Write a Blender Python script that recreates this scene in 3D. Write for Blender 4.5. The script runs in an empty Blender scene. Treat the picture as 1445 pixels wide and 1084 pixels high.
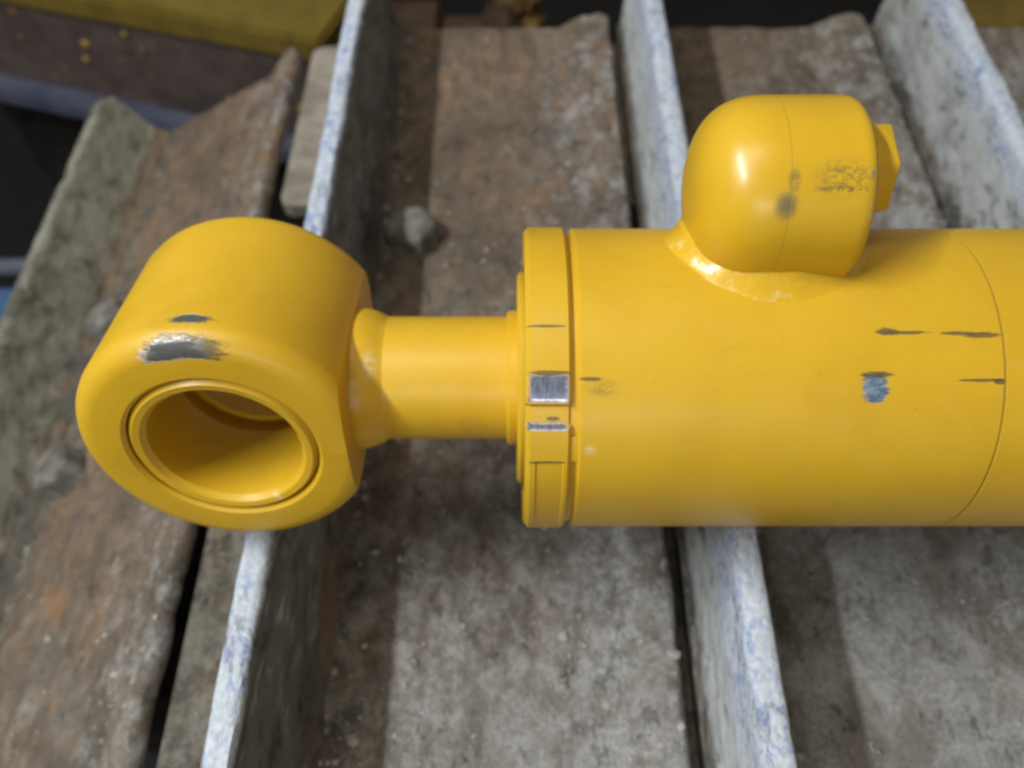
import bpy, bmesh, math, random
from mathutils import Vector, Matrix, noise as mn

PI = math.pi
random.seed(7)
scn = bpy.context.scene
col = scn.collection

# ------------------------------------------------------------------ camera
PITCH = math.radians(33.31)          # camera tilt from straight down
AXIS_Z = 0.138                       # height of the cylinder axis above the shoe plates
CAM = Vector((0.0, -0.1856, 0.4157))
cam = bpy.data.cameras.new('camera')
camo = bpy.data.objects.new('camera', cam)
col.objects.link(camo)
camo.location = CAM
camo.rotation_euler = (PITCH, 0, 0)
cam.sensor_width = 36.0
cam.lens = 36.0 * 1150 / 1445
cam.clip_start = 0.01
cam.clip_end = 60
cam.dof.use_dof = True
cam.dof.focus_distance = 0.258
cam.dof.aperture_fstop = 7.5
scn.camera = camo

# ------------------------------------------------------------------ light
world = bpy.data.worlds.new('World')
scn.world = world
world.use_nodes = True
bg = world.node_tree.nodes['Background']
bg.inputs['Color'].default_value = (1.0, 0.92, 0.80, 1)
bg.inputs['Strength'].default_value = 0.175


def area(name, loc, target, size, size_y, power, color):
    l = bpy.data.lights.new(name, 'AREA')
    l.shape = 'RECTANGLE'
    l.size, l.size_y = size, size_y
    l.energy = power
    l.color = color
    o = bpy.data.objects.new(name, l)
    col.objects.link(o)
    o.location = loc
    o.rotation_euler = (Vector(target) - Vector(loc)).to_track_quat('-Z', 'Y').to_euler()
    return o


# a long strip light on the left, a softer ceiling lamp and the bay behind the photographer
area('strip_lamp', (-0.95, -0.22, 1.42), (0.0, -0.22, 0.05), 0.9, 0.05, 31, (0.90, 0.96, 1.0))
area('ceiling_lamp', (-0.40, 0.05, 2.1), (0.0, 0.05, 0.05), 0.55, 0.90, 8.5, (1.0, 0.92, 0.78))
area('wall_lamp', (-0.1, -2.2, 1.35), (0.0, 0, 0.1), 1.2, 0.40, 11, (1.0, 0.98, 0.95))

scn.view_settings.view_transform = 'Standard'
scn.view_settings.look = 'None'
scn.view_settings.exposure = 0.0
scn.view_settings.gamma = 1.0
scn.view_settings.use_curve_mapping = False


# ------------------------------------------------------------------ node helpers
class NT:
    def __init__(self, name):
        self.mat = bpy.data.materials.new(name)
        self.mat.use_nodes = True
        self.t = self.mat.node_tree
        self.b = self.t.nodes['Principled BSDF']

    def n(self, kind, **kw):
        nd = self.t.nodes.new(kind)
        for k, v in kw.items():
            setattr(nd, k, v)
        return nd

    def put(self, sock, v):
        if hasattr(v, 'is_output'):
            self.t.links.new(v, sock)
        elif isinstance(v, (tuple, list)):
            sock.default_value = tuple(v) + ((1,) if len(v) == 3 and len(sock.default_value) == 4 else ())
        else:
            sock.default_value = v

    def m(self, op, a, b=0.0, c=None, clamp=False):
        nd = self.n('ShaderNodeMath', operation=op, use_clamp=clamp)
        self.put(nd.inputs[0], a)
        self.put(nd.inputs[1], b)
        if c is not None:
            self.put(nd.inputs[2], c)
        return nd.outputs[0]

    def coord(self, which='Object'):
        return self.n('ShaderNodeTexCoord').outputs[which]

    def pos(self):
        return self.n('ShaderNodeNewGeometry').outputs['Position']

    def sep(self, v):
        nd = self.n('ShaderNodeSeparateXYZ')
        self.put(nd.inputs[0], v)
        return nd.outputs

    def scale(self, v, s, off=(0, 0, 0)):
        nd = self.n('ShaderNodeMapping')
        self.put(nd.inputs['Vector'], v)
        nd.inputs['Scale'].default_value = s
        nd.inputs['Location'].default_value = off
        return nd.outputs[0]

    def noise(self, v, scale, detail=5, rough=0.6, dist=0.0):
        nd = self.n('ShaderNodeTexNoise')
        self.put(nd.inputs['Vector'], v)
        nd.inputs['Scale'].default_value = scale
        nd.inputs['Detail'].default_value = detail
        nd.inputs['Roughness'].default_value = rough
        nd.inputs['Distortion'].default_value = dist
        return nd.outputs['Fac']

    def ramp(self, v, lo, hi, a=0.0, b=1.0):
        nd = self.n('ShaderNodeMapRange', interpolation_type='SMOOTHSTEP')
        self.put(nd.inputs[0], v)
        nd.inputs[1].default_value = lo
        nd.inputs[2].default_value = hi
        nd.inputs[3].default_value = a
        nd.inputs[4].default_value = b
        return nd.outputs[0]

    def mix(self, f, a, b):
        nd = self.n('ShaderNodeMix', data_type='RGBA')
        self.put(nd.inputs[0], f)
        self.put(nd.inputs[6], a)
        self.put(nd.inputs[7], b)
        return nd.outputs[2]

    def bump(self, h, strength, dist):
        nd = self.n('ShaderNodeBump')
        self.put(nd.inputs['Height'], h)
        nd.inputs['Strength'].default_value = strength
        nd.inputs['Distance'].default_value = dist
        self.t.links.new(nd.outputs[0], self.b.inputs['Normal'])

    def set(self, **kw):
        for k, v in kw.items():
            self.put(self.b.inputs[k.replace('_', ' ')], v)


YEL = (0.63, 0.376, 0.015)
RO = 0.0545
YEL2 = (0.585, 0.340, 0.011)


def chip_mask(nt, u, v, u0, hu, v0, hv, amp, nz, box=False, soft=0.25):
    """patch of worn paint: box in (u,v) with a ragged edge"""
    a = nt.m('DIVIDE', nt.m('ABSOLUTE', nt.m('SUBTRACT', u, u0)), hu)
    b = nt.m('DIVIDE', nt.m('ABSOLUTE', nt.m('SUBTRACT', v, v0)), hv)
    if box:
        d = nt.m('MAXIMUM', a, b)
    else:
        d = nt.m('SQRT', nt.m('ADD', nt.m('MULTIPLY', a, a), nt.m('MULTIPLY', b, b)))
    d = nt.m('ADD', d, nt.m('MULTIPLY', nt.m('SUBTRACT', nz, 0.5), amp))
    return nt.ramp(d, 1.05, 1.05 - soft)


def yellow_paint(name, chips=(), mode='barrel', R=0.06):
    """chips: (u0, hu, v0, hv, ragged, kind); kind: steel, dark, blue, pale"""
    nt = NT(name)
    P = nt.coord()
    x, y, z = nt.sep(P)[0:3]
    n1 = nt.noise(P, 28, 3)
    c = nt.mix(nt.ramp(n1, 0.35, 0.7), YEL, YEL2)
    # faint dusty film
    n2 = nt.noise(nt.scale(P, (1, 2.2, 2.2)), 60, 6, 0.7)
    c = nt.mix(nt.m('MULTIPLY', nt.ramp(n2, 0.52, 0.80), 0.12), c, (0.50, 0.40, 0.16))
    sm_ = nt.noise(nt.scale(P, (0.6, 1.4, 1.4), (2, 7, 3)), 34, 6, 0.7, 0.6)
    c = nt.mix(nt.m('MULTIPLY', nt.ramp(sm_, 0.56, 0.72), 0.20), c, (0.34, 0.22, 0.025))
    n3 = nt.noise(P, 700, 2)
    c = nt.mix(nt.m('MULTIPLY', nt.ramp(n3, 0.66, 0.74), 0.25), c, (0.22, 0.16, 0.06))
    metal = None
    rough = nt.m('ADD', 0.36, nt.m('MULTIPLY', n2, 0.16))
    h = nt.m('ADD', nt.m('MULTIPLY', nt.noise(P, 420, 3), 0.35), nt.m('MULTIPLY', nt.noise(P, 90, 2), 0.4))
    if chips:
        if mode == 'barrel':
            u, v = x, nt.m('MULTIPLY', nt.m('ARCTAN2', y, z), R)
        elif mode == 'eye':     # u along the eye axis, v around it
            u, v = z, nt.m('MULTIPLY', nt.m('ARCTAN2', y, x), R)
        nz = nt.noise(nt.scale(P, (0.6, 1.3, 1.3)), 330, 6, 0.78)
        nzs = nt.noise(nt.scale(P, (0.3, 1.6, 1.6)), 520, 6, 0.8)
        for (u0, hu, v0, hv, amp, kind) in chips:
            mk = chip_mask(nt, u, v, u0, hu, v0, hv, amp, nz if kind != 'dark' else nzs, box=(mode == 'barrel' and kind in ('steel', 'line')) or kind == 'line',
                           soft=0.9 if kind in ('smear', 'pale') else 0.3)
            if mode == 'eye' and R > 0.05:
                rad = nt.m('SQRT', nt.m('ADD', nt.m('MULTIPLY', x, x), nt.m('MULTIPLY', y, y)))
                rad = nt.m('ADD', rad, nt.m('MULTIPLY', nt.m('SUBTRACT', nz, 0.5), 0.004))
                mk = nt.m('MULTIPLY', mk, nt.ramp(rad, RO - 0.0094, RO - 0.0084))
            if kind == 'steel':
                fl = nt.noise(nt.scale(P, (3, 0.4, 0.4)), 420, 2)
                sc = nt.mix(nt.ramp(fl, 0.15, 0.85), *(((0.78, 0.81, 0.88), (0.97, 0.98, 0.99)) if mode == 'eye' else ((0.16, 0.19, 0.30), (0.50, 0.53, 0.66))))
                c = nt.mix(mk, c, sc)
                metal = mk if metal is None else nt.m('MAXIMUM', metal, mk)
            elif kind == 'dark':
                c = nt.mix(nt.m('MULTIPLY', mk, 0.8), c, (0.07, 0.065, 0.04))
            elif kind == 'line':
                c = nt.mix(nt.m('MULTIPLY', mk, 0.45), c, (0.10, 0.08, 0.03))
            elif kind == 'smear':
                mk = nt.m('MULTIPLY', mk, nt.ramp(nz, 0.40, 0.60))
                c = nt.mix(nt.m('MULTIPLY', mk, 0.7), c, (0.13, 0.115, 0.05))
            elif kind == 'blue':
                sc = nt.mix(nt.ramp(nz, 0.45, 0.6), (0.075, 0.125, 0.19), (0.20, 0.26, 0.30))
                c = nt.mix(mk, c, sc)
            elif kind == 'pale':
                mk = nt.m('MULTIPLY', mk, nt.ramp(nz, 0.40, 0.62))
                c = nt.mix(nt.m('MULTIPLY', mk, 0.75), c, (0.72, 0.62, 0.40))
            if kind in ('steel', 'blue', 'dark'):
                h = nt.m('SUBTRACT', h, nt.m('MULTIPLY', mk, 1.2))
    nt.set(Base_Color=c, Roughness=rough)
    if metal is not None:
        nt.set(Metallic=nt.m('MULTIPLY', metal, 0.72))
        nt.set(Roughness=nt.m('ADD', rough, nt.m('MULTIPLY', metal, -0.20)))
    nt.set(Specular_IOR_Level=0.5)
    nt.set(Coat_Weight=0.15, Coat_Roughness=0.3)
    nt.bump(h, 0.14, 0.0007)
    return nt.mat


def shoe_material(name, rust=0.5, dust=0.5, orange_amt=0.5):
    """rusty track plate under dried clay"""
    nt = NT(name)
    P = nt.pos()
    x, y, z = nt.sep(P)[0:3]
    lx = nt.sep(nt.coord('Object'))[0]
    big = nt.noise(nt.scale(P, (1, 0.6, 1)), 11, 4, 0.6, 0.4)
    mid = nt.noise(nt.scale(P, (1, 0.75, 1), (3, 1, 0)), 30, 7, 0.72, 0.3)
    mot = nt.noise(nt.scale(P, (1, 0.8, 1), (6, 2, 4)), 80, 7, 0.76, 0.3)
    streak = nt.noise(nt.scale(P, (1, 0.30, 1), (1, 5, 2)), 48, 6, 0.7, 0.2)
    fine = nt.noise(P, 330, 6, 0.75)
    spk = nt.noise(nt.scale(P, (1, 0.8, 1), (9, 4, 1)), 190, 4, 0.7, 0.8)
    c = nt.mix(nt.ramp(mot, 0.35, 0.66), (0.110, 0.094, 0.075), (0.205, 0.176, 0.140))
    side = nt.m('MULTIPLY', nt.m('SUBTRACT', nt.m('MULTIPLY', y, 0.8), nt.m('MULTIPLY', x, 0.8)), 0.55)
    rsel = nt.m('ADD', nt.m('ADD', big, nt.m('MULTIPLY', nt.m('SUBTRACT', mid, 0.5), 0.9)), side)
    rf = nt.m('MULTIPLY', nt.ramp(rsel, 0.42, 0.68), rust)
    rustc = nt.mix(nt.ramp(nt.m('ADD', nt.m('MULTIPLY', streak, 0.5), nt.m('MULTIPLY', mot, 0.5)), 0.36, 0.62),
                   (0.115, 0.080, 0.055), (0.245, 0.155, 0.092))
    c = nt.mix(nt.m('MULTIPLY', rf, 0.85), c, rustc)
    osel = nt.m('ADD', nt.m('MULTIPLY', streak, 0.45), nt.m('MULTIPLY', nt.noise(nt.scale(P, (1, 0.55, 1), (5, 2, 7)), 48, 6, 0.7), 0.55))
    orange = nt.m('MULTIPLY', nt.ramp(osel, 0.52, 0.63), orange_amt)
    c = nt.mix(orange, c, (0.27, 0.145, 0.065))
    stain = nt.ramp(nt.noise(nt.scale(P, (1, 0.7, 1), (11, 3, 5)), 17, 5, 0.6, 0.4), 0.47, 0.62)
    c = nt.mix(nt.m('MULTIPLY', stain, 0.55), c, (0.085, 0.066, 0.048))
    # grey-white dried clay, broken up at the scale of the lumps
    dsel = nt.m('ADD', nt.m('MULTIPLY', streak, 0.22), nt.m('ADD', nt.m('MULTIPLY', mid, 0.40), nt.m('MULTIPLY', mot, 0.38)))
    dsel = nt.m('SUBTRACT', dsel, nt.m('MULTIPLY', side, 1.0))
    df = nt.m('MULTIPLY', nt.m('MULTIPLY', nt.ramp(dsel, 0.42, 0.60), dust), nt.m('SUBTRACT', 1.0, nt.m('MULTIPLY', stain, 0.55)))
    c = nt.mix(df, c, nt.mix(nt.ramp(nt.m('ADD', nt.m('MULTIPLY', fine, 0.5), nt.m('MULTIPLY', mot, 0.5)), 0.40, 0.62), (0.195, 0.187, 0.172), (0.355, 0.348, 0.334)))
    crust = nt.m('MULTIPLY', nt.ramp(lx, 0.0, 0.055), nt.ramp(nt.noise(nt.scale(P, (1, 0.8, 1), (7, 7, 2)), 62, 7, 0.8), 0.50, 0.60))
    c = nt.mix(nt.m('MULTIPLY', crust, 0.75), c, nt.mix(nt.ramp(fine, 0.35, 0.65), (0.23, 0.225, 0.21), (0.46, 0.46, 0.45)))
    foot = nt.m('MULTIPLY', nt.ramp(nt.m('ADD', lx, nt.m('MULTIPLY', nt.m('SUBTRACT', mid, 0.5), 0.05)), -0.062, -0.084), 0.6)  # plate painted darker beside the grouser, standing for its shadow
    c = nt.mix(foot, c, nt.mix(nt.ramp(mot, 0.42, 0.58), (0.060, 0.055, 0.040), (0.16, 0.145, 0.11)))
    pk = nt.m('MULTIPLY', nt.ramp(spk, 0.60, 0.68), nt.ramp(mid, 0.42, 0.58))
    c = nt.mix(nt.m('MULTIPLY', pk, 0.65), c, (0.56, 0.56, 0.54))
    pit = nt.ramp(nt.noise(nt.scale(P, (1, 0.6, 1), (2, 8, 3)), 85, 6, 0.75), 0.43, 0.33)
    c = nt.mix(nt.m('MULTIPLY', pit, 0.4), c, (0.070, 0.060, 0.048))
    nt.set(Base_Color=c, Roughness=nt.m('ADD', 0.62, nt.m('MULTIPLY', df, 0.25)), Specular_IOR_Level=0.35)
    h = nt.m('ADD', nt.m('MULTIPLY', fine, 0.4), nt.m('ADD', nt.m('MULTIPLY', pk, 0.4), nt.m('ADD', nt.m('MULTIPLY', mid, 0.8), nt.m('MULTIPLY', mot, 0.8))))
    nt.bump(nt.m('SUBTRACT', h, nt.m('MULTIPLY', pit, 0.4)), 0.9, 0.003)
    return nt.mat


def grouser_material(name, body1, body2, crest=True, top=0.078, spread=0.0, moss=0.0):
    """clay-covered grouser whose crest is worn to white with blue paint rubbed in"""
    nt = NT(name)
    O = nt.coord()
    P = nt.pos()
    oz = nt.sep(O)[2]
    big = nt.noise(nt.scale(P, (1, 0.6, 1)), 24, 6, 0.68, 0.4)
    fine = nt.noise(P, 330, 6, 0.75)
    drag = nt.noise(nt.scale(P, (1, 0.5, 1), (4, 4, 4)), 105, 6, 0.74, 0.5)
    c = nt.mix(nt.ramp(nt.m('ADD', nt.m('MULTIPLY', big, 0.6), nt.m('MULTIPLY', drag, 0.4)), 0.36, 0.62), body1, body2)
    if moss:
        ms = nt.ramp(nt.noise(nt.scale(P, (1, 0.7, 1), (8, 1, 2)), 38, 5, 0.7, 0.5), 0.50, 0.64)
        c = nt.mix(nt.m('MULTIPLY', ms, moss), c, (0.060, 0.058, 0.040))
    pit = nt.ramp(drag, 0.44, 0.32)
    c = nt.mix(nt.m('MULTIPLY', pit, 0.6), c, (0.075, 0.072, 0.062))
    lum = nt.ramp(drag, 0.55, 0.68)
    c = nt.mix(nt.m('MULTIPLY', lum, 0.5), c, (0.56, 0.57, 0.56) if crest else (0.34, 0.33, 0.28))
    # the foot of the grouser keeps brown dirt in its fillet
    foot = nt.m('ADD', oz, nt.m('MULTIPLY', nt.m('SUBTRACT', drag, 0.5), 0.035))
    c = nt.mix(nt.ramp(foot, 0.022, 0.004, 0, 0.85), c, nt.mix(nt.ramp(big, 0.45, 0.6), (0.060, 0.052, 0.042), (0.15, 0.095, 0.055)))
    if crest:
        hz = nt.m('ADD', oz, nt.m('MULTIPLY', nt.m('SUBTRACT', drag, 0.5), 0.010 + spread * 0.8))
        cm = nt.ramp(hz, top - 0.0045 - spread, top - 0.001 - spread * 0.2)
        blue = nt.ramp(nt.noise(nt.scale(P, (1, 0.6, 1), (7, 3, 1)), 270, 5, 0.7, 0.3), 0.47, 0.60)
        zone = nt.ramp(nt.noise(nt.scale(P, (1, 0.8, 1), (2, 6, 1)), 36, 4), 0.36, 0.60)
        white = nt.mix(nt.ramp(fine, 0.35, 0.65), (0.42, 0.46, 0.52), (0.60, 0.64, 0.68))
        wc = nt.mix(nt.m('MULTIPLY', nt.m('MULTIPLY', blue, zone), 0.78), white, (0.18, 0.25, 0.50))
        c = nt.mix(cm, c, wc)
    nt.set(Base_Color=c, Roughness=0.72, Specular_IOR_Level=0.3)
    h = nt.m('ADD', nt.m('MULTIPLY', fine, 0.4), nt.m('SUBTRACT', nt.m('ADD', big, nt.m('MULTIPLY', drag, 0.7)), nt.m('MULTIPLY', pit, 0.6)))
    nt.bump(h, 0.75, 0.0024)
    return nt.mat


def dirty(name, c1, c2, c3=None, scale=40, rough=0.75, amt=0.6, bump=0.5):
    nt = NT(name)
    P = nt.pos()
    a = nt.noise(P, scale, 6, 0.65, 0.4)
    b = nt.noise(nt.scale(P, (1, 1, 1), (3, 5, 2)), scale * 3, 5, 0.7)
    c = nt.mix(nt.ramp(a, 0.35, 0.65), c1, c2)
    if c3:
        c = nt.mix(nt.m('MULTIPLY', nt.ramp(b, 0.60, 0.70), amt), c, c3)
    nt.set(Base_Color=c, Roughness=rough, Specular_IOR_Level=0.3)
    nt.bump(nt.m('ADD', a, nt.m('MULTIPLY', b, 0.4)), bump, 0.002)
    return nt.mat


# ------------------------------------------------------------------ mesh helpers
def link(name, me, mat, parent=None):
    o = bpy.data.objects.new(name, me)
    col.objects.link(o)
    if mat:
        me.materials.append(mat)
    if parent:
        o.parent = parent
    return o


def finish(bm, name, mat, parent=None, angle=35, smooth=True):
    bmesh.ops.recalc_face_normals(bm, faces=bm.faces)
    me = bpy.data.meshes.new(name)
    bm.to_mesh(me)
    bm.free()
    if smooth:
        me.polygons.foreach_set('use_smooth', [True] * len(me.polygons))
        me.set_sharp_from_angle(angle=math.radians(angle))
    return link(name, me, mat, parent)


def empty(name, loc=(0, 0, 0), rot=(0, 0, 0), label=None, cat=None, group=None):
    o = bpy.data.objects.new(name, None)
    col.objects.link(o)
    o.location = loc
    o.rotation_euler = rot
    o.empty_display_size = 0.05
    if label:
        o['label'] = label
        o['category'] = cat
    if group:
        o['group'] = group
    return o


def tag(o, label=None, cat=None, group=None, kind=None):
    for k, v in (('label', label), ('category', cat), ('group', group), ('kind', kind)):
        if v:
            o[k] = v
    return o


def fbm(p, s, oct=3):
    v, a = 0.0, 1.0
    q = Vector(p) * s
    for _ in range(oct):
        v += a * mn.noise(q)
        q = q * 2.03 + Vector((3.1, 1.7, 9.2))
        a *= 0.5
    return v


def lathe_x(bm, prof, seg=128, rfun=None):
    """revolve (x, r) profile round the X axis; rfun(x, r, ang) may alter the radius"""
    rings = []
    for (x, r) in prof:
        ring = []
        for k in range(seg):
            t = 2 * PI * k / seg
            rr = rfun(x, r, t) if rfun else r
            ring.append(bm.verts.new((x, rr * math.sin(t), rr * math.cos(t))))
        rings.append(ring)
    for a, b in zip(rings, rings[1:]):
        for k in range(seg):
            bm.faces.new((a[k], a[(k + 1) % seg], b[(k + 1) % seg], b[k]))
    return rings


def cap(bm, ring):
    bm.faces.new(ring)


def resample(pts, step):
    out = []
    n = len(pts)
    for i in range(n):
        a, b = Vector(pts[i]), Vector(pts[(i + 1) % n])
        k = max(1, int((b - a).length / step))
        for j in range(k):
            out.append(a.lerp(b, j / k))
    return out


def extrude_profile(bm, pts, y0, y1, ny, disp):
    """closed (x,z) loop extruded along y; disp(x,y,z)->(dx,dy,dz)"""
    slices = []
    for j in range(ny + 1):
        y = y0 + (y1 - y0) * j / ny
        sl = []
        for p in pts:
            d = disp(p[0], y, p[1])
            sl.append(bm.verts.new((p[0] + d[0], y + d[1], p[1] + d[2])))
        slices.append(sl)
    n = len(pts)
    for a, b in zip(slices, slices[1:]):
        for k in range(n):
            bm.faces.new((a[k], a[(k + 1) % n], b[(k + 1) % n], b[k]))
    bm.faces.new(slices[0])
    bm.faces.new(list(reversed(slices[-1])))


def rbox(bm, lo, hi, bevel=0.0, seg=2):
    r = bmesh.ops.create_cube(bm, size=1.0)
    vs = r['verts']
    for v in vs:
        for i in range(3):
            v.co[i] = lo[i] if v.co[i] < 0 else hi[i]
    if bevel:
        es = list({e for v in vs for e in v.link_edges})
        bmesh.ops.bevel(bm, geom=es, offset=bevel, segments=seg, affect='EDGES')


# ------------------------------------------------------------------ floor and what lies behind the track
m_floor = dirty('shaded_floor', (0.005, 0.005, 0.006), (0.009, 0.0085, 0.009), scale=6, rough=0.8, bump=0.3)  # near-black colour carries the shade under the machine
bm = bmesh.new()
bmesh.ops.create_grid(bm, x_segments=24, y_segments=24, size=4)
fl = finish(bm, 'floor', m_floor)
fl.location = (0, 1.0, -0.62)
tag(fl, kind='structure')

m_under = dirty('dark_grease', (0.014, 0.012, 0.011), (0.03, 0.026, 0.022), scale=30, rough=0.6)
m_shadeyel = dirty('shaded_yellow', (0.12, 0.082, 0.012), (0.165, 0.112, 0.017), (0.05, 0.04, 0.02), scale=18, amt=0.5, rough=0.5, bump=0.2)  # beam yellow darkened in the colour itself to stand for shade
m_grime = dirty('brown_grime', (0.055, 0.040, 0.036), (0.085, 0.062, 0.052), (0.30, 0.16, 0.03), scale=24, amt=0.8)
m_blusteel = dirty('blue_grey_steel', (0.05, 0.055, 0.085), (0.075, 0.08, 0.115), scale=30, rough=0.5, bump=0.2)


def frame_beam(name, loc, rotz, length, hgt, label):
    """I-section machine frame: painted top plate, grimy web, steel foot flange"""
    e = empty(name, loc, (0, 0, rotz), label, 'steel beam', None)
    bm = bmesh.new()
    rbox(bm, (-length / 2, 0.0, -0.030), (length / 2, 0.30, 0.0), 0.004)
    finish(bm, 'top_plate', m_shadeyel, e)
    bm = bmesh.new()
    pts = resample([(0.004, -hgt + 0.012), (0.004, -0.028), (0.02, -0.028), (0.02, -hgt + 0.012)], 0.012)
    extr = []
    extrude_profile(bm, [(p[0], p[1]) for p in pts], -length / 2, length / 2, 60,
                    lambda x, y, z: (fbm((x, y, z), 25, 3) * 0.002, 0, 0))
    w = finish(bm, 'web', m_grime, e)
    w.rotation_euler = (0, 0, -PI / 2)
    w.scale = (-1, 1, 1)
    bm = bmesh.new()
    rbox(bm, (-length / 2, -0.022, -hgt - 0.010), (length / 2, 0.05, -hgt + 0.014), 0.004)
    finish(bm, 'foot_flange', m_blusteel, e)
    bm = bmesh.new()
    rbox(bm, (-length / 2 + 0.05, 0.06, -0.62 - loc[2]), (length / 2 - 0.05, 0.26, -0.028), 0.004)
    finish(bm, 'pedestal', m_under, e)
    rnd = random.Random(len(label))
    for k in range(14):
        bm = bmesh.new()
        bmesh.ops.create_icosphere(bm, subdivisions=2, radius=1)
        for v in bm.verts:
            v.co *= 1 + 0.35 * mn.noise(v.co * 1.3 + Vector((k, 0, 0)))
        o = finish(bm, 'clay_clod', m_clod, e)
        s = rnd.uniform(0.002, 0.006)
        o.scale = (s, s * 0.5, s)
        o.location = (rnd.uniform(-length * 0.45, length * 0.45), 0.003, -rnd.uniform(0.04, hgt - 0.03))
    return e


m_clod = dirty('orange_clay', (0.28, 0.16, 0.03), (0.40, 0.24, 0.06), scale=120)
# left: top edge runs (-0.435,0.625) -> (-0.209,0.557)
ang = math.atan2(0.557 - 0.625, -0.209 + 0.435)
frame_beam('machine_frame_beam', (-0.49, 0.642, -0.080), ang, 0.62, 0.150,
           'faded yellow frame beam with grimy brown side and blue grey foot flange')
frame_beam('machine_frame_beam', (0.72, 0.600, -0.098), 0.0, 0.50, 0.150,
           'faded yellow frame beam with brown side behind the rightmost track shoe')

# rusty roller and clods in the dark gap behind the middle shoe
m_rust = dirty('dark_rust', (0.03, 0.018, 0.012), (0.065, 0.036, 0.02), (0.20, 0.10, 0.02), scale=35, amt=0.5)
rr = empty('track_roller', (-0.055, 0.66, -0.62), (0, 0, 0), 'dark rusty track roller behind the middle track shoe', 'roller')
bm = bmesh.new()
rg = lathe_x(bm, [(-0.09, 0.02), (-0.09, 0.075), (-0.082, 0.083), (-0.03, 0.083), (-0.022, 0.068), (0.02, 0.068), (0.028, 0.083), (0.05, 0.083), (0.058, 0.075), (0.058, 0.02)], 48)
cap(bm, rg[0]); cap(bm, rg[-1])
o = finish(bm, 'drum', m_rust, rr)
o.location = (0, 0, 0.42)
bm = bmesh.new()
rbox(bm, (-0.05, -0.03, 0), (0.03, 0.03, 0.36), 0.004)
finish(bm, 'stand', m_under, rr)
m_rust2 = dirty('dark_clay', (0.05, 0.028, 0.008), (0.16, 0.085, 0.015), (0.24, 0.14, 0.03), scale=50, amt=0.6)  # darker clay colour than the clods
# clay lump lying beside it
cl = empty('clay_lump', (0.012, 0.70, -0.62), (0, 0, 0), 'orange brown clay lump on a stub post beside the rusty roller', 'clay lump')
bm = bmesh.new()
bmesh.ops.create_icosphere(bm, subdivisions=4, radius=0.03)
for v in bm.verts:
    v.co *= 1 + 0.5 * fbm(v.co, 45, 3)
    v.co.z += 0.475
finish(bm, 'lump', m_rust2, cl)
bm = bmesh.new()
rbox(bm, (-0.02, -0.02, 0), (0.02, 0.02, 0.46), 0.003)
finish(bm, 'post', m_under, cl)

# blue tub standing on the floor beyond the left shoe
m_blue = dirty('blue_plastic', (0.045, 0.105, 0.21), (0.06, 0.13, 0.25), scale=14, rough=0.45, bump=0.05)
tub = empty('plastic_tub', (-0.78, 0.30, -0.62), (0, 0, 0.0), 'blue plastic tub with a grey rim on the floor left of the track', 'tub')
bm = bmesh.new()
rbox(bm, (-0.30, -0.30, 0), (0.255, 0.165, 0.29), 0.03, 4)
finish(bm, 'tub_body', m_blue, tub)
m_rim = dirty('grey_rim', (0.09, 0.10, 0.13), (0.13, 0.14, 0.17), scale=20, rough=0.5, bump=0.05)
bm = bmesh.new()
for lo, hi in (((-0.31, 0.160, 0.288), (0.265, 0.180, 0.300)), ((-0.31, -0.31, 0.288), (0.265, -0.29, 0.300)),
               ((-0.31, -0.29, 0.288), (-0.29, 0.160, 0.300)), ((0.245, -0.29, 0.288), (0.265, 0.160, 0.300))):
    rbox(bm, lo, hi, 0.003)
finish(bm, 'rim', m_rim, tub)

# ------------------------------------------------------------------ track
Y0, Y1 = -0.26, 0.452
PITCHX = 0.215
m_lip = dirty('beige_clay', (0.17, 0.145, 0.115), (0.31, 0.275, 0.225), (0.20, 0.115, 0.06), scale=36, amt=0.6, bump=0.8)
m_bolt = dirty('worn_bolt', (0.085, 0.076, 0.064), (0.20, 0.188, 0.168), (0.13, 0.075, 0.045), scale=90, amt=0.6, rough=0.6)
m_link = dirty('link_steel', (0.02, 0.017, 0.015), (0.04, 0.033, 0.028), scale=40, rough=0.6)


def plate_top(x):
    if x < 0.030:
        return 0.0
    t = min(1.0, (x - 0.030) / 0.046)
    return 0.014 * t * t * (3 - 2 * t)


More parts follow.
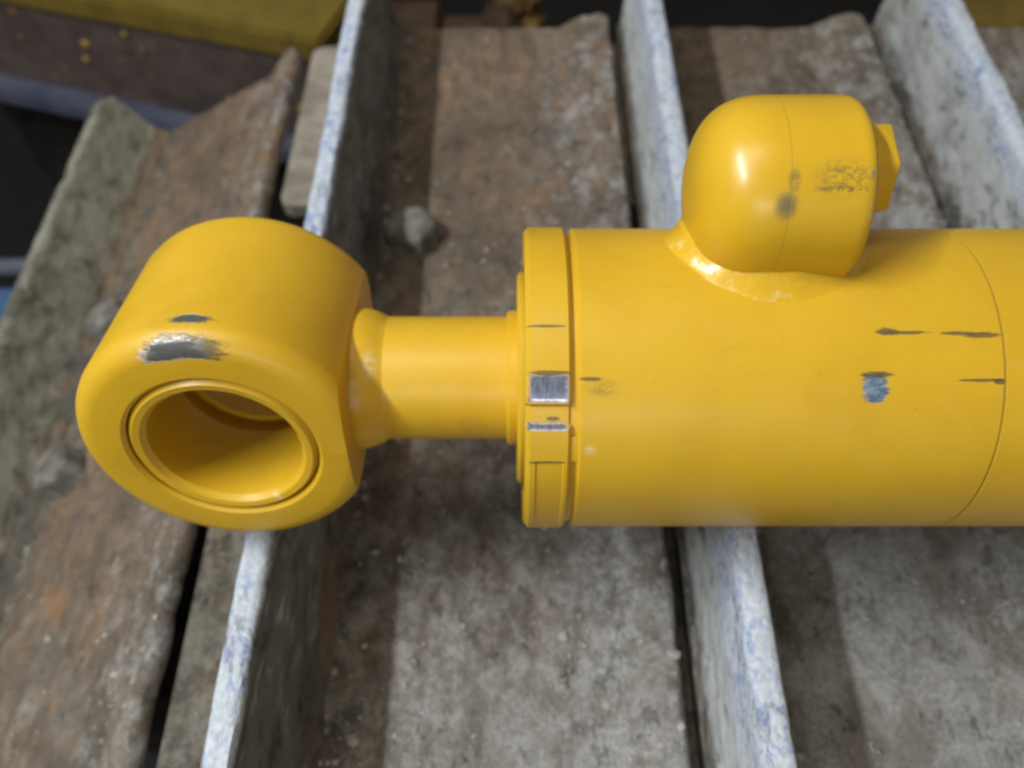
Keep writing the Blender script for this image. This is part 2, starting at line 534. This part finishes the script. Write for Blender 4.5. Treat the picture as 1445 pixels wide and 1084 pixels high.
def make_shoe(loc, tilt, seed, hg, plate_mat, g_mat, label, bolts):
    e = empty('track_shoe', loc, (0, -tilt, 0), label, 'track shoe', 'track shoes laid side by side')
    off = Vector((seed * 3.7, seed * 1.9, seed * 5.3))

    # plate
    top = [(0.081 - 0.206 * k / 110, None) for k in range(1, 110)]
    prof = [(0.081, 0.004), (0.0815, 0.010)] + [(x, plate_top(x) - (0.0025 if x > 0.0795 else 0)) for x, _ in top]
    prof += [(-0.125, 0.0), (-0.125, -0.012)] + [(-0.12 + 0.02 * k, -0.012) for k in range(8)] + [(0.045, -0.008), (0.065, 0.0)]

    def disp(x, y, z):
        p = Vector((x, y, z)) + off
        d = fbm(p, 30, 3) * 0.0010 + fbm(p + Vector((5, 5, 5)), 110, 2) * 0.0006
        if z > -0.005 and x < 0.079:
            # ridges of caked clay near the free edge and against the grouser
            e1 = max(0.0, (x - 0.03) / 0.05)
            d += e1 * max(0, fbm(p, 55, 3)) * 0.0030
            e2 = max(0.0, 1 - (x + 0.096) / 0.018)
            d += e2 * max(0, fbm(p, 40, 3) + 0.3) * 0.0035
        ex = fbm((0, y, seed), 34, 3) * 0.0013 if x > 0.06 else 0
        yy = 0.0
        edge = min(1.0, max(0.0, (y - Y1 + 0.02) / 0.02))
        yy = edge * (fbm((x, seed, 0), 40, 3) * 0.002 - max(0, (x - 0.068) / 0.014) ** 2 * 0.008)
        return (ex, yy, d)

    bm = bmesh.new()
    extrude_profile(bm, prof, Y0, Y1, 190, disp)
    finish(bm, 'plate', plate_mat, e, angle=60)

    # grouser
    gp = [(-0.1240, -0.006), (-0.1215, hg * 0.5), (-0.1190, hg - 0.0035), (-0.1165, hg), (-0.1078, hg),
          (-0.1060, hg - 0.0030), (-0.1015, hg * 0.5), (-0.0995, 0.016), (-0.0965, 0.007), (-0.0900, 0.001), (-0.085, -0.006)]
    gp = resample(gp, 0.0028)

    def gdisp(x, y, z):
        p = Vector((x, y, z)) + off
        k = min(1, max(0, z / 0.02))
        dx = k * (fbm(p, 12, 2) * 0.0008 + fbm(p, 80, 3) * 0.0006)
        if z > hg - 0.006:
            dx *= 0.6
        wear = max(0, z - hg + 0.008) / 0.008
        dz = wear * (fbm((0, y + off.y, 0), 14, 3) * 0.0012 - max(0, fbm((0, y + off.y, 3), 60, 2) - 0.25) * 0.003)
        edge = min(1.0, max(0.0, (y - Y1 + 0.012) / 0.012))
        dz -= wear * edge * 0.008
        return (dx, -0.001, dz)

    bm = bmesh.new()
    extrude_profile(bm, [(p[0], p[1]) for p in gp], Y0 + 0.002, Y1 - 0.001, 200, gdisp)
    finish(bm, 'grouser', g_mat, e, angle=60)

    # leading lip in two lengths with the link notch between
    for (a, b) in ((0.255, Y1 - 0.004), (Y0, 0.075)):
        bm = bmesh.new()
        r = 0.010
        out = [(-0.118, a)]
        out += [(-0.172 + r - r * math.sin(t), a + r - r * math.cos(t)) for t in [k * PI / 12 for k in range(7)]]
        out += [(-0.172 + r - r * math.cos(t), b - r + r * math.sin(t)) for t in [k * PI / 12 for k in range(7)]]
        out += [(-0.118, b)]
        vs = [bm.verts.new((x, y, -0.0125 + (x + 0.118) * 0.06)) for x, y in out]
        f = bm.faces.new(vs)
        ret = bmesh.ops.extrude_face_region(bm, geom=[f])
        for v in [g for g in ret['geom'] if isinstance(g, bmesh.types.BMVert)]:
            v.co.z -= 0.011
        bmesh.ops.bevel(bm, geom=[ed for ed in bm.edges if len(ed.link_faces) == 2 and ed.calc_face_angle(0) > 1.2],
                        offset=0.0018, segments=2, affect='EDGES')
        finish(bm, 'lip', m_lip if a > 0 else plate_mat, e, angle=40)

    # bolts: worn hexagon heads on washers of caked dirt
    for (bx, by) in bolts:
        bm = bmesh.new()
        rings = []
        for (z, r, hexy) in ((-0.004, 0.0200, 0.7), (0.0020, 0.0194, 0.9), (0.0040, 0.0188, 1), (0.0140, 0.0184, 1), (0.0175, 0.0165, 0.9), (0.0195, 0.0110, 0.3), (0.0202, 0.0040, 0)):
            ring = []
            for k in range(48):
                t = 2 * PI * k / 48 + 0.3
                hx = math.cos(PI / 6) / math.cos((t % (PI / 3)) - PI / 6)
                rr_ = r * ((1 - hexy) + hexy * hx * 1.02)
                p = Vector((rr_ * math.cos(t), rr_ * math.sin(t), z))
                p *= 1 + 0.035 * mn.noise(p * 110 + off) + 0.02 * mn.noise(p * 320 + off)
                ring.append(bm.verts.new(p))
            rings.append(ring)
        for a, b in zip(rings, rings[1:]):
            for k in range(48):
                bm.faces.new((a[k], a[(k + 1) % 48], b[(k + 1) % 48], b[k]))
        bm.faces.new(rings[-1])
        bm.faces.new(list(reversed(rings[0])))
        o = finish(bm, 'bolt', m_bolt, e, angle=50)
        o.location = (bx, by, plate_top(bx))

    # chain links bolted underneath
    for yy in (0.135, -0.06):
        bm = bmesh.new()
        rbox(bm, (-0.085, yy - 0.022, -0.105), (0.055, yy + 0.022, -0.0115), 0.008)
        finish(bm, 'chain_link', m_link, e)
    return e


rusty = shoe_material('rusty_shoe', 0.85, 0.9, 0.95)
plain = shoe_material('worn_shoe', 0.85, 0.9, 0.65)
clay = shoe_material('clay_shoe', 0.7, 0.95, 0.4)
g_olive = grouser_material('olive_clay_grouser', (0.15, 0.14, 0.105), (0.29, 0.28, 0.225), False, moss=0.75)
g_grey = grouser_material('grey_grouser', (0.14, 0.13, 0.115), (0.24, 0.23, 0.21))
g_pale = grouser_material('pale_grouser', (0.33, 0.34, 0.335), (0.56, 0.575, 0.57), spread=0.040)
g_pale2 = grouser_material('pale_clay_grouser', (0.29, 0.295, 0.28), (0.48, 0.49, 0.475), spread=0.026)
BO = [(-0.0695, 0.207), (-0.0695, 0.075), (0.028, 0.170), (0.028, 0.075)]
T0 = math.radians(29)
ox = -0.1868 - (0.081 * math.cos(T0) - 0.014 * math.sin(T0))
oz = -0.0135 - (0.081 * math.sin(T0) + 0.014 * math.cos(T0))
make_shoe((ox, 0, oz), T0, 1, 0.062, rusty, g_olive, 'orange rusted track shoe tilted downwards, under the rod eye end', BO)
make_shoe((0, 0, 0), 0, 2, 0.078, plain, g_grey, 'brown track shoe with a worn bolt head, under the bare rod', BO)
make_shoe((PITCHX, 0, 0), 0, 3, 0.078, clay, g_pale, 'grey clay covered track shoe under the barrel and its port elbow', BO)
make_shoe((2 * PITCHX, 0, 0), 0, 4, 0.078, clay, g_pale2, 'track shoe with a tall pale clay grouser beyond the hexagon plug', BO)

# rail the links run on
tf = empty('undercarriage_beam', (0.15, 0.04, -0.62), (0, 0, 0), 'dark greasy undercarriage beam underneath the track shoes', 'steel beam')
bm = bmesh.new()
rbox(bm, (-0.26, -0.14, 0), (0.55, 0.14, 0.517), 0.01)
finish(bm, 'rail_box', m_under, tf)
bm = bmesh.new()
rg = lathe_x(bm, [(-0.1, 0.01), (-0.1, 0.17), (0.1, 0.17), (0.1, 0.01)], 48)
cap(bm, rg[0]); cap(bm, rg[-1])
o = finish(bm, 'idler', m_under, tf)
o.rotation_euler = (0, 0, PI / 2)
o.location = (-0.32, 0, 0.30)

# dried clay crumbs scattered on the shoes
m_crumb = dirty('clay_crumb', (0.17, 0.15, 0.125), (0.38, 0.36, 0.33), (0.12, 0.08, 0.05), scale=90, amt=0.7)
bm = bmesh.new()
rnd = random.Random(11)
proto = bmesh.new()
bmesh.ops.create_icosphere(proto, subdivisions=1, radius=1)
pv = [v.co.copy() for v in proto.verts]
pf = [[v.index for v in f.verts] for f in proto.faces]
proto.free()
ca, sa = math.cos(T0), math.sin(T0)
for i in range(3200):
    sh = rnd.choice((0, 1, 1, 1, 2, 2))
    mode = rnd.random()
    y = rnd.uniform(-0.2, 0.44)
    if mode < 0.30:
        x = -0.094 + abs(rnd.gauss(0, 0.006))
    elif mode < 0.75:
        x = min(0.078, 0.055 + rnd.gauss(0, 0.022))
        y = rnd.choice((0.40, 0.33, 0.24, -0.05, -0.12)) + rnd.gauss(0, 0.035)
    else:
        x = rnd.uniform(-0.09, 0.078)
    if y > Y1 - 0.01:
        continue
    s = min(0.0030, 0.0005 * math.exp(abs(rnd.gauss(0, 0.60))))
    z = plate_top(x) + s * 0.35
    if sh == 0:
        w = Vector((ox + x * ca - z * sa, y, oz + x * sa + z * ca))
    else:
        w = Vector((x + PITCHX * (sh - 1), y, z))
    q = Matrix.Rotation(rnd.uniform(0, 6.28), 3, 'Z')
    vs = [bm.verts.new(w + q @ Vector((c.x * s * 1.25, c.y * s, c.z * s * 0.7)) * (1 + 0.5 * mn.noise(c * 1.7 + Vector((i, 0, 0))))) for c in pv]
    for f in pf:
        bm.faces.new([vs[k] for k in f])
o = finish(bm, 'dirt_crumbs', m_crumb, smooth=False)
tag(o, 'dried grey clay crumbs scattered over the track shoes', 'dirt', kind='stuff')

# ------------------------------------------------------------------ hydraulic cylinder
# local frame of the cylinder: x along the rod, z towards the photographer, y across
R = 0.060
hc = empty('hydraulic_cylinder', (0, 0, AXIS_Z), (PITCH, 0, 0),
           'yellow painted hydraulic cylinder with rod eye and port elbow lying across the track shoes', 'cylinder')

barrel_chips = [
    # u0, hu, v0(arc), hv, ragged, kind
    (0.1272, 0.0042, 0.0153, 0.0015, 1.5, 'dark'),
    (0.1330, 0.0085, 0.0150, 0.0007, 1.9, 'dark'),
    (0.1590, 0.0070, 0.0141, 0.0011, 1.9, 'dark'),
    (0.1520, 0.0075, 0.0147, 0.0007, 2.0, 'dark'),
    (0.1640, 0.0022, -0.0019, 0.0011, 1.6, 'dark'),
    (0.1580, 0.0085, -0.0014, 0.0006, 1.9, 'dark'),
    (0.1220, 0.0052, -0.0042, 0.0054, 1.6, 'blue'),
    (0.1228, 0.0058, 0.0006, 0.0011, 1.7, 'dark'),
    (0.1661, 0.0005, 0.0, 0.08, 0.5, 'line'),
    (0.0310, 0.0080, -0.0040, 0.0040, 1.2, 'smear'),
    (0.0265, 0.0040, -0.0010, 0.0008, 1.5, 'dark'),
    (0.0270, 0.0030, -0.0260, 0.0030, 1.2, 'pale'),
]
m_barrel = yellow_paint('yellow_paint_barrel', barrel_chips)
m_yellow = yellow_paint('yellow_paint')

bm = bmesh.new()
XS = 0.1661
prof = [(0.0185, 0.0578), (0.0225, 0.0578), (0.0225, 0.0588), (0.0236, R), (XS - 0.0006, R), (XS - 0.0002, R - 0.0007), (XS + 0.0002, R - 0.0007), (XS + 0.0006, R),
        (0.56, R), (0.562, R - 0.002), (0.562, 0.02)]
rg = lathe_x(bm, prof, 192)
cap(bm, rg[0]); cap(bm, rg[-1])
finish(bm, 'barrel', m_barrel, hc, angle=25)

# gland nut with a spanner slot, worn to bare steel beside it
ring_chips = [
    (0.0125, 0.0072, -0.0042, 0.0050, 0.6, 'steel'),
    (0.0120, 0.0074, -0.0176, 0.0013, 0.5, 'steel'),
    (0.0125, 0.0074, 0.0010, 0.0010, 1.8, 'dark'),
    (0.0120, 0.0076, 0.0172, 0.0006, 1.6, 'dark'),
    (0.0120, 0.0076, -0.0312, 0.0006, 1.5, 'dark'),
    (0.0140, 0.0025, -0.0150, 0.0010, 1.2, 'dark'),
]
m_ring = yellow_paint('yellow_paint_gland', ring_chips, R=0.0605)
bm = bmesh.new()
RG = 0.0605


def gland_r(x, r, t):
    if r < 0.0585:
        return r
    d = math.degrees(t)
    if d > 180:
        d -= 360
    for c0 in (-12.9, 107.1, -132.9):
        dd = abs((d - c0 + 180) % 360 - 180)
        k = max(0.0, min(1.0, (4.1 - dd) / 1.0))
        r -= 0.0017 * k
    if 0.0082 < x < 0.0178:          # milled pockets either side of the slot
        for lo, hi in ((-78, -29.8), (90, 150), (-140, -95)):
            if lo < d < hi:
                r -= 0.0005
    return r


rg = lathe_x(bm, [(0.0045, 0.046), (0.0045, 0.0585), (0.0062, RG), (0.0080, RG), (0.0084, RG), (0.0176, RG), (0.0180, RG), (0.0192, RG), (0.0203, 0.0592), (0.0203, 0.0570)], 360, gland_r)
finish(bm, 'gland_nut', m_ring, hc, angle=25)
# lock tab bridging the groove
bm = bmesh.new()
for k in range(9):
    t = math.radians(-30 + 9.5 * k / 8)
    for (x, r) in ((0.0195, 0.056), (0.0195, 0.0591), (0.0238, 0.0591), (0.0238, 0.056)):
        bm.verts.new((x, r * math.sin(t), r * math.cos(t)))
bm.verts.ensure_lookup_table()
for k in range(8):
    for j in range(4):
        bm.faces.new([bm.verts[k * 4 + j], bm.verts[k * 4 + (j + 1) % 4], bm.verts[k * 4 + 4 + (j + 1) % 4], bm.verts[k * 4 + 4 + j]])
bm.faces.new([bm.verts[j] for j in range(4)])
bm.faces.new([bm.verts[32 + j] for j in (3, 2, 1, 0)])
finish(bm, 'lock_tab', m_yellow, hc, angle=30)

bm = bmesh.new()
rg = lathe_x(bm, [(0.0020, 0.024), (0.0020, 0.0415), (0.0032, 0.0430), (0.0060, 0.0430)], 128)
finish(bm, 'gland_face', m_yellow, hc, angle=30)
bm = bmesh.new()
rg = lathe_x(bm, [(-0.0022, 0.0240), (-0.0022, 0.0262), (-0.0010, 0.0275), (0.0024, 0.0275)], 128)
finish(bm, 'wiper_seal', m_yellow, hc, angle=30)

# rod and the weld neck behind the eye
m_rod = yellow_paint('yellow_paint_rod', [(-0.0540, 0.0045, 0.004, 0.008, 1.1, 'pale')], R=0.025)
bm = bmesh.new()
RR = 0.0250
lathe_x(bm, [(-0.0515, RR), (-0.040, RR), (-0.02, RR), (0.004, RR)], 128)
finish(bm, 'rod', m_rod, hc, angle=30)
EX = -0.1076
EK = 0.0460                    # flat cut on the rod side of the eye
bm = bmesh.new()
xf = EX + EK
lathe_x(bm, [(xf - 0.022, 0.0284), (xf, 0.0290), (xf + 0.0030, 0.0286), (xf + 0.0065, 0.0276), (xf + 0.0095, 0.0263), (-0.0508, 0.0254), (-0.0492, 0.0249)], 128,
        lambda x, r, t: r + (0.0006 * fbm((x * 2, math.sin(t), math.cos(t)), 3.0, 2) if r > 0.026 else 0))
finish(bm, 'weld_neck', m_rod, hc, angle=40)

# rod eye: axis leans 42 degrees from the line of sight, square to the rod
BETA = math.radians(-42.5)
n = Vector((0, math.sin(BETA), math.cos(BETA)))
W = 0.0409
RI = 0.0284
RB = 0.0345
eye_chips = [
    (W + 0.0004, 0.0038, 0.0545 * math.radians(96), 0.0140, 1.5, 'steel'),
    (W - 0.0105, 0.0027, 0.0545 * math.radians(91), 0.0066, 1.6, 'steel'),
    (W - 0.0102, 0.0024, 0.0545 * math.radians(91), 0.0080, 2.0, 'dark'),
    (W - 0.0005, 0.0040, 0.0545 * math.radians(93), 0.0165, 2.0, 'dark'),
]
m_eye = yellow_paint('yellow_paint_eye', eye_chips, mode='eye', R=0.0545)


def lathe_z(bm, prof, seg=192, k=None):
    rings = []
    nc = 24
    for (w, r) in prof:
        if k is None:
            ts = [2 * PI * i / seg for i in range(seg)]
        else:               # vertices fall exactly on the ends of the flat
            tc = math.acos(k / r) if r > k else 0.03
            ts = [-tc + 2 * tc * i / nc for i in range(nc)] + [tc + (2 * PI - 2 * tc) * i / (seg - nc) for i in range(seg - nc)]
        ring = []
        for t in ts:
            x, y = r * math.cos(t), r * math.sin(t)
            if k is not None:
                x = min(x, k)
            ring.append(bm.verts.new((x, y, w)))
        rings.append(ring)
    for a, b in zip(rings, rings[1:]):
        for i in range(seg):
            bm.faces.new((a[i], a[(i + 1) % seg], b[(i + 1) % seg], b[i]))
    return rings


rot_eye = Matrix((Vector((1, 0, 0)), n.cross(Vector((1, 0, 0))), n)).transposed()
er = [math.radians(a) for a in (0, 18, 36, 54, 72, 90)]
CR = 0.0085
prof = [(-W + 0.006, RB), (-W, RB + 0.001), (-W, RO - CR)]
prof += [(-W + CR - CR * math.cos(a), RO - CR + CR * math.sin(a)) for a in er[1:]]
prof += [(-W / 2, RO), (0, RO), (W / 2, RO)]
prof += [(W - CR + CR * math.sin(a), RO - CR + CR * math.cos(a)) for a in er]
prof += [(W, RB + 0.0022), (W - 0.0012, RB + 0.0008), (W - 0.006, RB + 0.0006), (W - 0.006, RB - 0.003)]
bm = bmesh.new()
lathe_z(bm, prof, 256, EK)
eye = finish(bm, 'rod_eye', m_eye, hc, angle=28)
eye.location = (EX, 0, 0)
eye.rotation_euler = rot_eye.to_euler()
m_bush = yellow_paint('yellow_paint_bushing', [(W - 0.0008, 0.0030, 0.0345 * math.radians(-62), 0.003, 1.0, 'pale')], mode='eye', R=0.0345)
bm = bmesh.new()
lathe_z(bm, [(W - 0.010, RB), (W - 0.0022, RB), (W - 0.0004, RB - 0.0016), (W - 0.0008, RI + 0.0020), (W - 0.0030, RI + 0.0002), (W - 0.006, RI),
             (0.003, RI), (0.0026, RI + 0.004), (-0.0060, RI + 0.004), (-0.0064, RI), (-W + 0.006, RI), (-W + 0.003, RI + 0.0003), (-W + 0.0008, RI + 0.002), (-W + 0.0004, RB - 0.001), (-W + 0.003, RB), (-W + 0.010, RB)], 192)
finish(bm, 'bushing', m_bush, eye, angle=28)

# port elbow
PB = math.radians(57)
PS = 0.0788
pd = Vector((0, math.sin(PB), math.cos(PB)))       # radial direction of the port
PCX = 0.0890
PR = 0.0328
XE = 0.1180


def rounded_cyl_x(bm, x0, x1, r, rad):
    prof = [(x0, 0.001), (x0, r)]
    prof += [(x1 - rad + rad * math.sin(a), r - rad + rad * math.cos(a)) for a in er] + [(x1, 0.001)]
    rg = lathe_x(bm, prof, 96)
    cap(bm, rg[0]); cap(bm, rg[-1])


m_port = NT('yellow_paint_elbow')
nt = m_port
P = nt.coord()
x, y, z = nt.sep(P)[0:3]
c = nt.mix(nt.ramp(nt.noise(P, 28, 3), 0.35, 0.7), YEL, YEL2)
nz = nt.noise(nt.scale(P, (0.8, 1.2, 1.2)), 480, 5, 0.75)
ang_ = nt.m('MULTIPLY', nt.m('ARCTAN2', y, z), PR)
def rub(c, u0, hu, v0, hv, amp, lo, hi, s, colr):
    mk = chip_mask(nt, x, ang_, u0, hu, v0, hv, amp, nz, soft=0.8)
    mk = nt.m('MULTIPLY', nt.m('MULTIPLY', mk, nt.ramp(nz, lo, hi)), s)
    return nt.mix(mk, c, colr)
c = rub(c, 0.0165, 0.0135, -0.0030, 0.0080, 0.9, 0.40, 0.60, 0.65, (0.14, 0.115, 0.045))
c = rub(c, 0.0160, 0.0150, -0.0068, 0.0013, 1.5, 0.42, 0.60, 0.85, (0.08, 0.07, 0.035))
c = rub(c, -0.0012, 0.0050, -0.0120, 0.0060, 0.8, 0.20, 0.50, 0.85, (0.12, 0.105, 0.06))
c = rub(c, 0.0008, 0.0028, -0.0040, 0.0050, 1.0, 0.35, 0.55, 0.75, (0.12, 0.105, 0.06))
c = rub(c, 0.0258, 0.0009, -0.0020, 0.0024, 0.8, 0.20, 0.50, 0.8, (0.10, 0.22, 0.22))
c = rub(c, 0.0262, 0.0012, -0.0150, 0.0090, 1.0, 0.40, 0.60, 0.5, (0.55, 0.48, 0.33))
seam = nt.ramp(nt.m('ABSOLUTE', x), 0.0004, 0.0001)
c = nt.mix(nt.m('MULTIPLY', seam, 0.35), c, (0.30, 0.19, 0.02))
nt.set(Base_Color=c, Roughness=0.36, Coat_Weight=0.2, Coat_Roughness=0.2)
nt.bump(nt.m('SUBTRACT', nt.m('MULTIPLY', nt.noise(P, 260, 3), 0.3), nt.m('MULTIPLY', seam, 0.8)), 0.10, 0.0006)

bm = bmesh.new()
# dome
r_ = bmesh.ops.create_uvsphere(bm, u_segments=64, v_segments=40, radius=1.0)
for v in r_['verts']:
    rr_ = math.hypot(v.co.y, v.co.z)
    ex_ = 2 / 2.7
    fx = math.copysign(abs(v.co.x) ** ex_, v.co.x)
    fr = rr_ ** ex_ / max(rr_, 1e-6)
    v.co = Vector((fx * 0.0268, v.co.y * fr * PR, v.co.z * fr * PR))
rounded_cyl_x(bm, -0.0005, XE - PCX, PR, 0.0046)
# neck down to the barrel
prof_n = []
for k in range(2):
    pass
nr = 0.0255
ra, rb_ = [], []
q = pd
side = Vector((1, 0, 0)).cross(q)
for k in range(64):
    t = 2 * PI * k / 64
    dd = Vector((1, 0, 0)) * (math.cos(t) * 0.0262 + 0.0030) + side * math.sin(t) * nr
    ra.append(bm.verts.new(dd))
    rb_.append(bm.verts.new(dd - q * 0.036))
for k in range(64):
    bm.faces.new((ra[k], ra[(k + 1) % 64], rb_[(k + 1) % 64], rb_[k]))
bm.faces.new(ra); bm.faces.new(list(reversed(rb_)))
elb = finish(bm, 'port_elbow', m_port.mat, hc, angle=180)
elb.location = Vector((PCX, 0, 0)) + pd * PS
md = elb.modifiers.new('union', 'REMESH')
md.mode = 'VOXEL'
md.voxel_size = 0.0009
md.use_smooth_shade = True
sm = elb.modifiers.new('soften', 'SMOOTH')
sm.factor = 0.5
sm.iterations = 10

# hexagon plug screwed into the end of the elbow
bm = bmesh.new()
rings = []
for (xx, rr_) in ((XE - PCX - 0.003, 0.0168), (XE - PCX + 0.0128, 0.0168), (XE - PCX + 0.0135, 0.0160)):
    rings.append([bm.verts.new((xx, rr_ * math.sin(t), rr_ * math.cos(t))) for t in [2 * PI * k / 6 - 0.12 for k in range(6)]])
for a, b in zip(rings, rings[1:]):
    for k in range(6):
        bm.faces.new((a[k], a[(k + 1) % 6], b[(k + 1) % 6], b[k]))
bm.faces.new(rings[-1]); bm.faces.new(list(reversed(rings[0])))
bmesh.ops.recalc_face_normals(bm, faces=bm.faces)
bmesh.ops.bevel(bm, geom=[e_ for e_ in bm.edges if e_.calc_face_angle(0) > 0.5], offset=0.0003, segments=1, affect='EDGES')
plug = finish(bm, 'hexagon_plug', m_yellow, elb, angle=30)
plug.location = (0, 0.0075, 0.0)

# weld bead where the neck meets the barrel
m_weld = NT('yellow_paint_weld')
nt = m_weld
P = nt.coord()
nz = nt.noise(P, 130, 5, 0.7)
c = nt.mix(nt.ramp(nz, 0.55, 0.72, 0, 0.55), YEL, (0.76, 0.62, 0.32))  # pale mottling painted in for the bright highlights on the weld
nt.set(Base_Color=c, Roughness=0.28, Coat_Weight=0.3, Coat_Roughness=0.2)
nt.bump(nt.noise(P, 180, 3), 0.4, 0.001)
bm = bmesh.new()
rw = 0.0272
loops = []
NS = 144
for k in range(NS):
    t = 2 * PI * k / NS
    u = 0.0315 * math.cos(t) + 0.0042
    sv = rw * math.sin(t)
    a = PB + math.asin(max(-1, min(1, sv / R)))
    cpt = Vector((PCX + u, R * math.sin(a), R * math.cos(a)))
    outb = Vector((0, math.sin(a), math.cos(a)))            # barrel normal
    outn = (Vector((math.cos(t), 0, 0)) + side * -math.sin(t))
    outn = (Vector((PCX + u, (R) * math.sin(a), (R) * math.cos(a))) - Vector((PCX + 0.0042, 0, 0)) - pd * R * math.cos(a - PB)).normalized()
    tube = []
    rt = 0.0052 * (1 + 0.16 * mn.noise(Vector((math.cos(t), math.sin(t), 0)) * 3) + 0.05 * mn.noise(Vector((math.cos(t), math.sin(t), 4)) * 12))
    # concave fillet: toes tangent to the barrel and to the neck
    base = [cpt - outn * 0.004 - outb * 0.004, cpt + outn * rt * 1.5 - outb * 0.0022]
    tang = outn - outb * outn.dot(outb)
    tang.normalize()
    for kk in range(9):
        w_ = kk / 8
        a_ = (1 - w_) ** 2.0
        b_ = w_ ** 2.0
        bl = 0.0010 * math.sin(PI * w_)
        wp = cpt + tang * (rt * 1.25 * a_ + bl) + pd * (rt * 1.25 * b_ + bl * 0.6) - outb * (0.0007 * a_)
        base.append(wp)
    base += [cpt - outn * 0.004 + pd * rt * 1.2]
    base[1] = cpt + tang * rt * 1.25 - outb * 0.004
    loops.append([bm.verts.new(p) for p in base])
for k in range(NS):
    a, b = loops[k], loops[(k + 1) % NS]
    for j in range(len(a)):
        bm.faces.new((a[j], a[(j + 1) % len(a)], b[(j + 1) % len(a)], b[j]))
finish(bm, 'weld_bead', m_weld.mat, hc, angle=80)

scn.render.film_transparent = False
scn.cycles.filter_width = 2.4
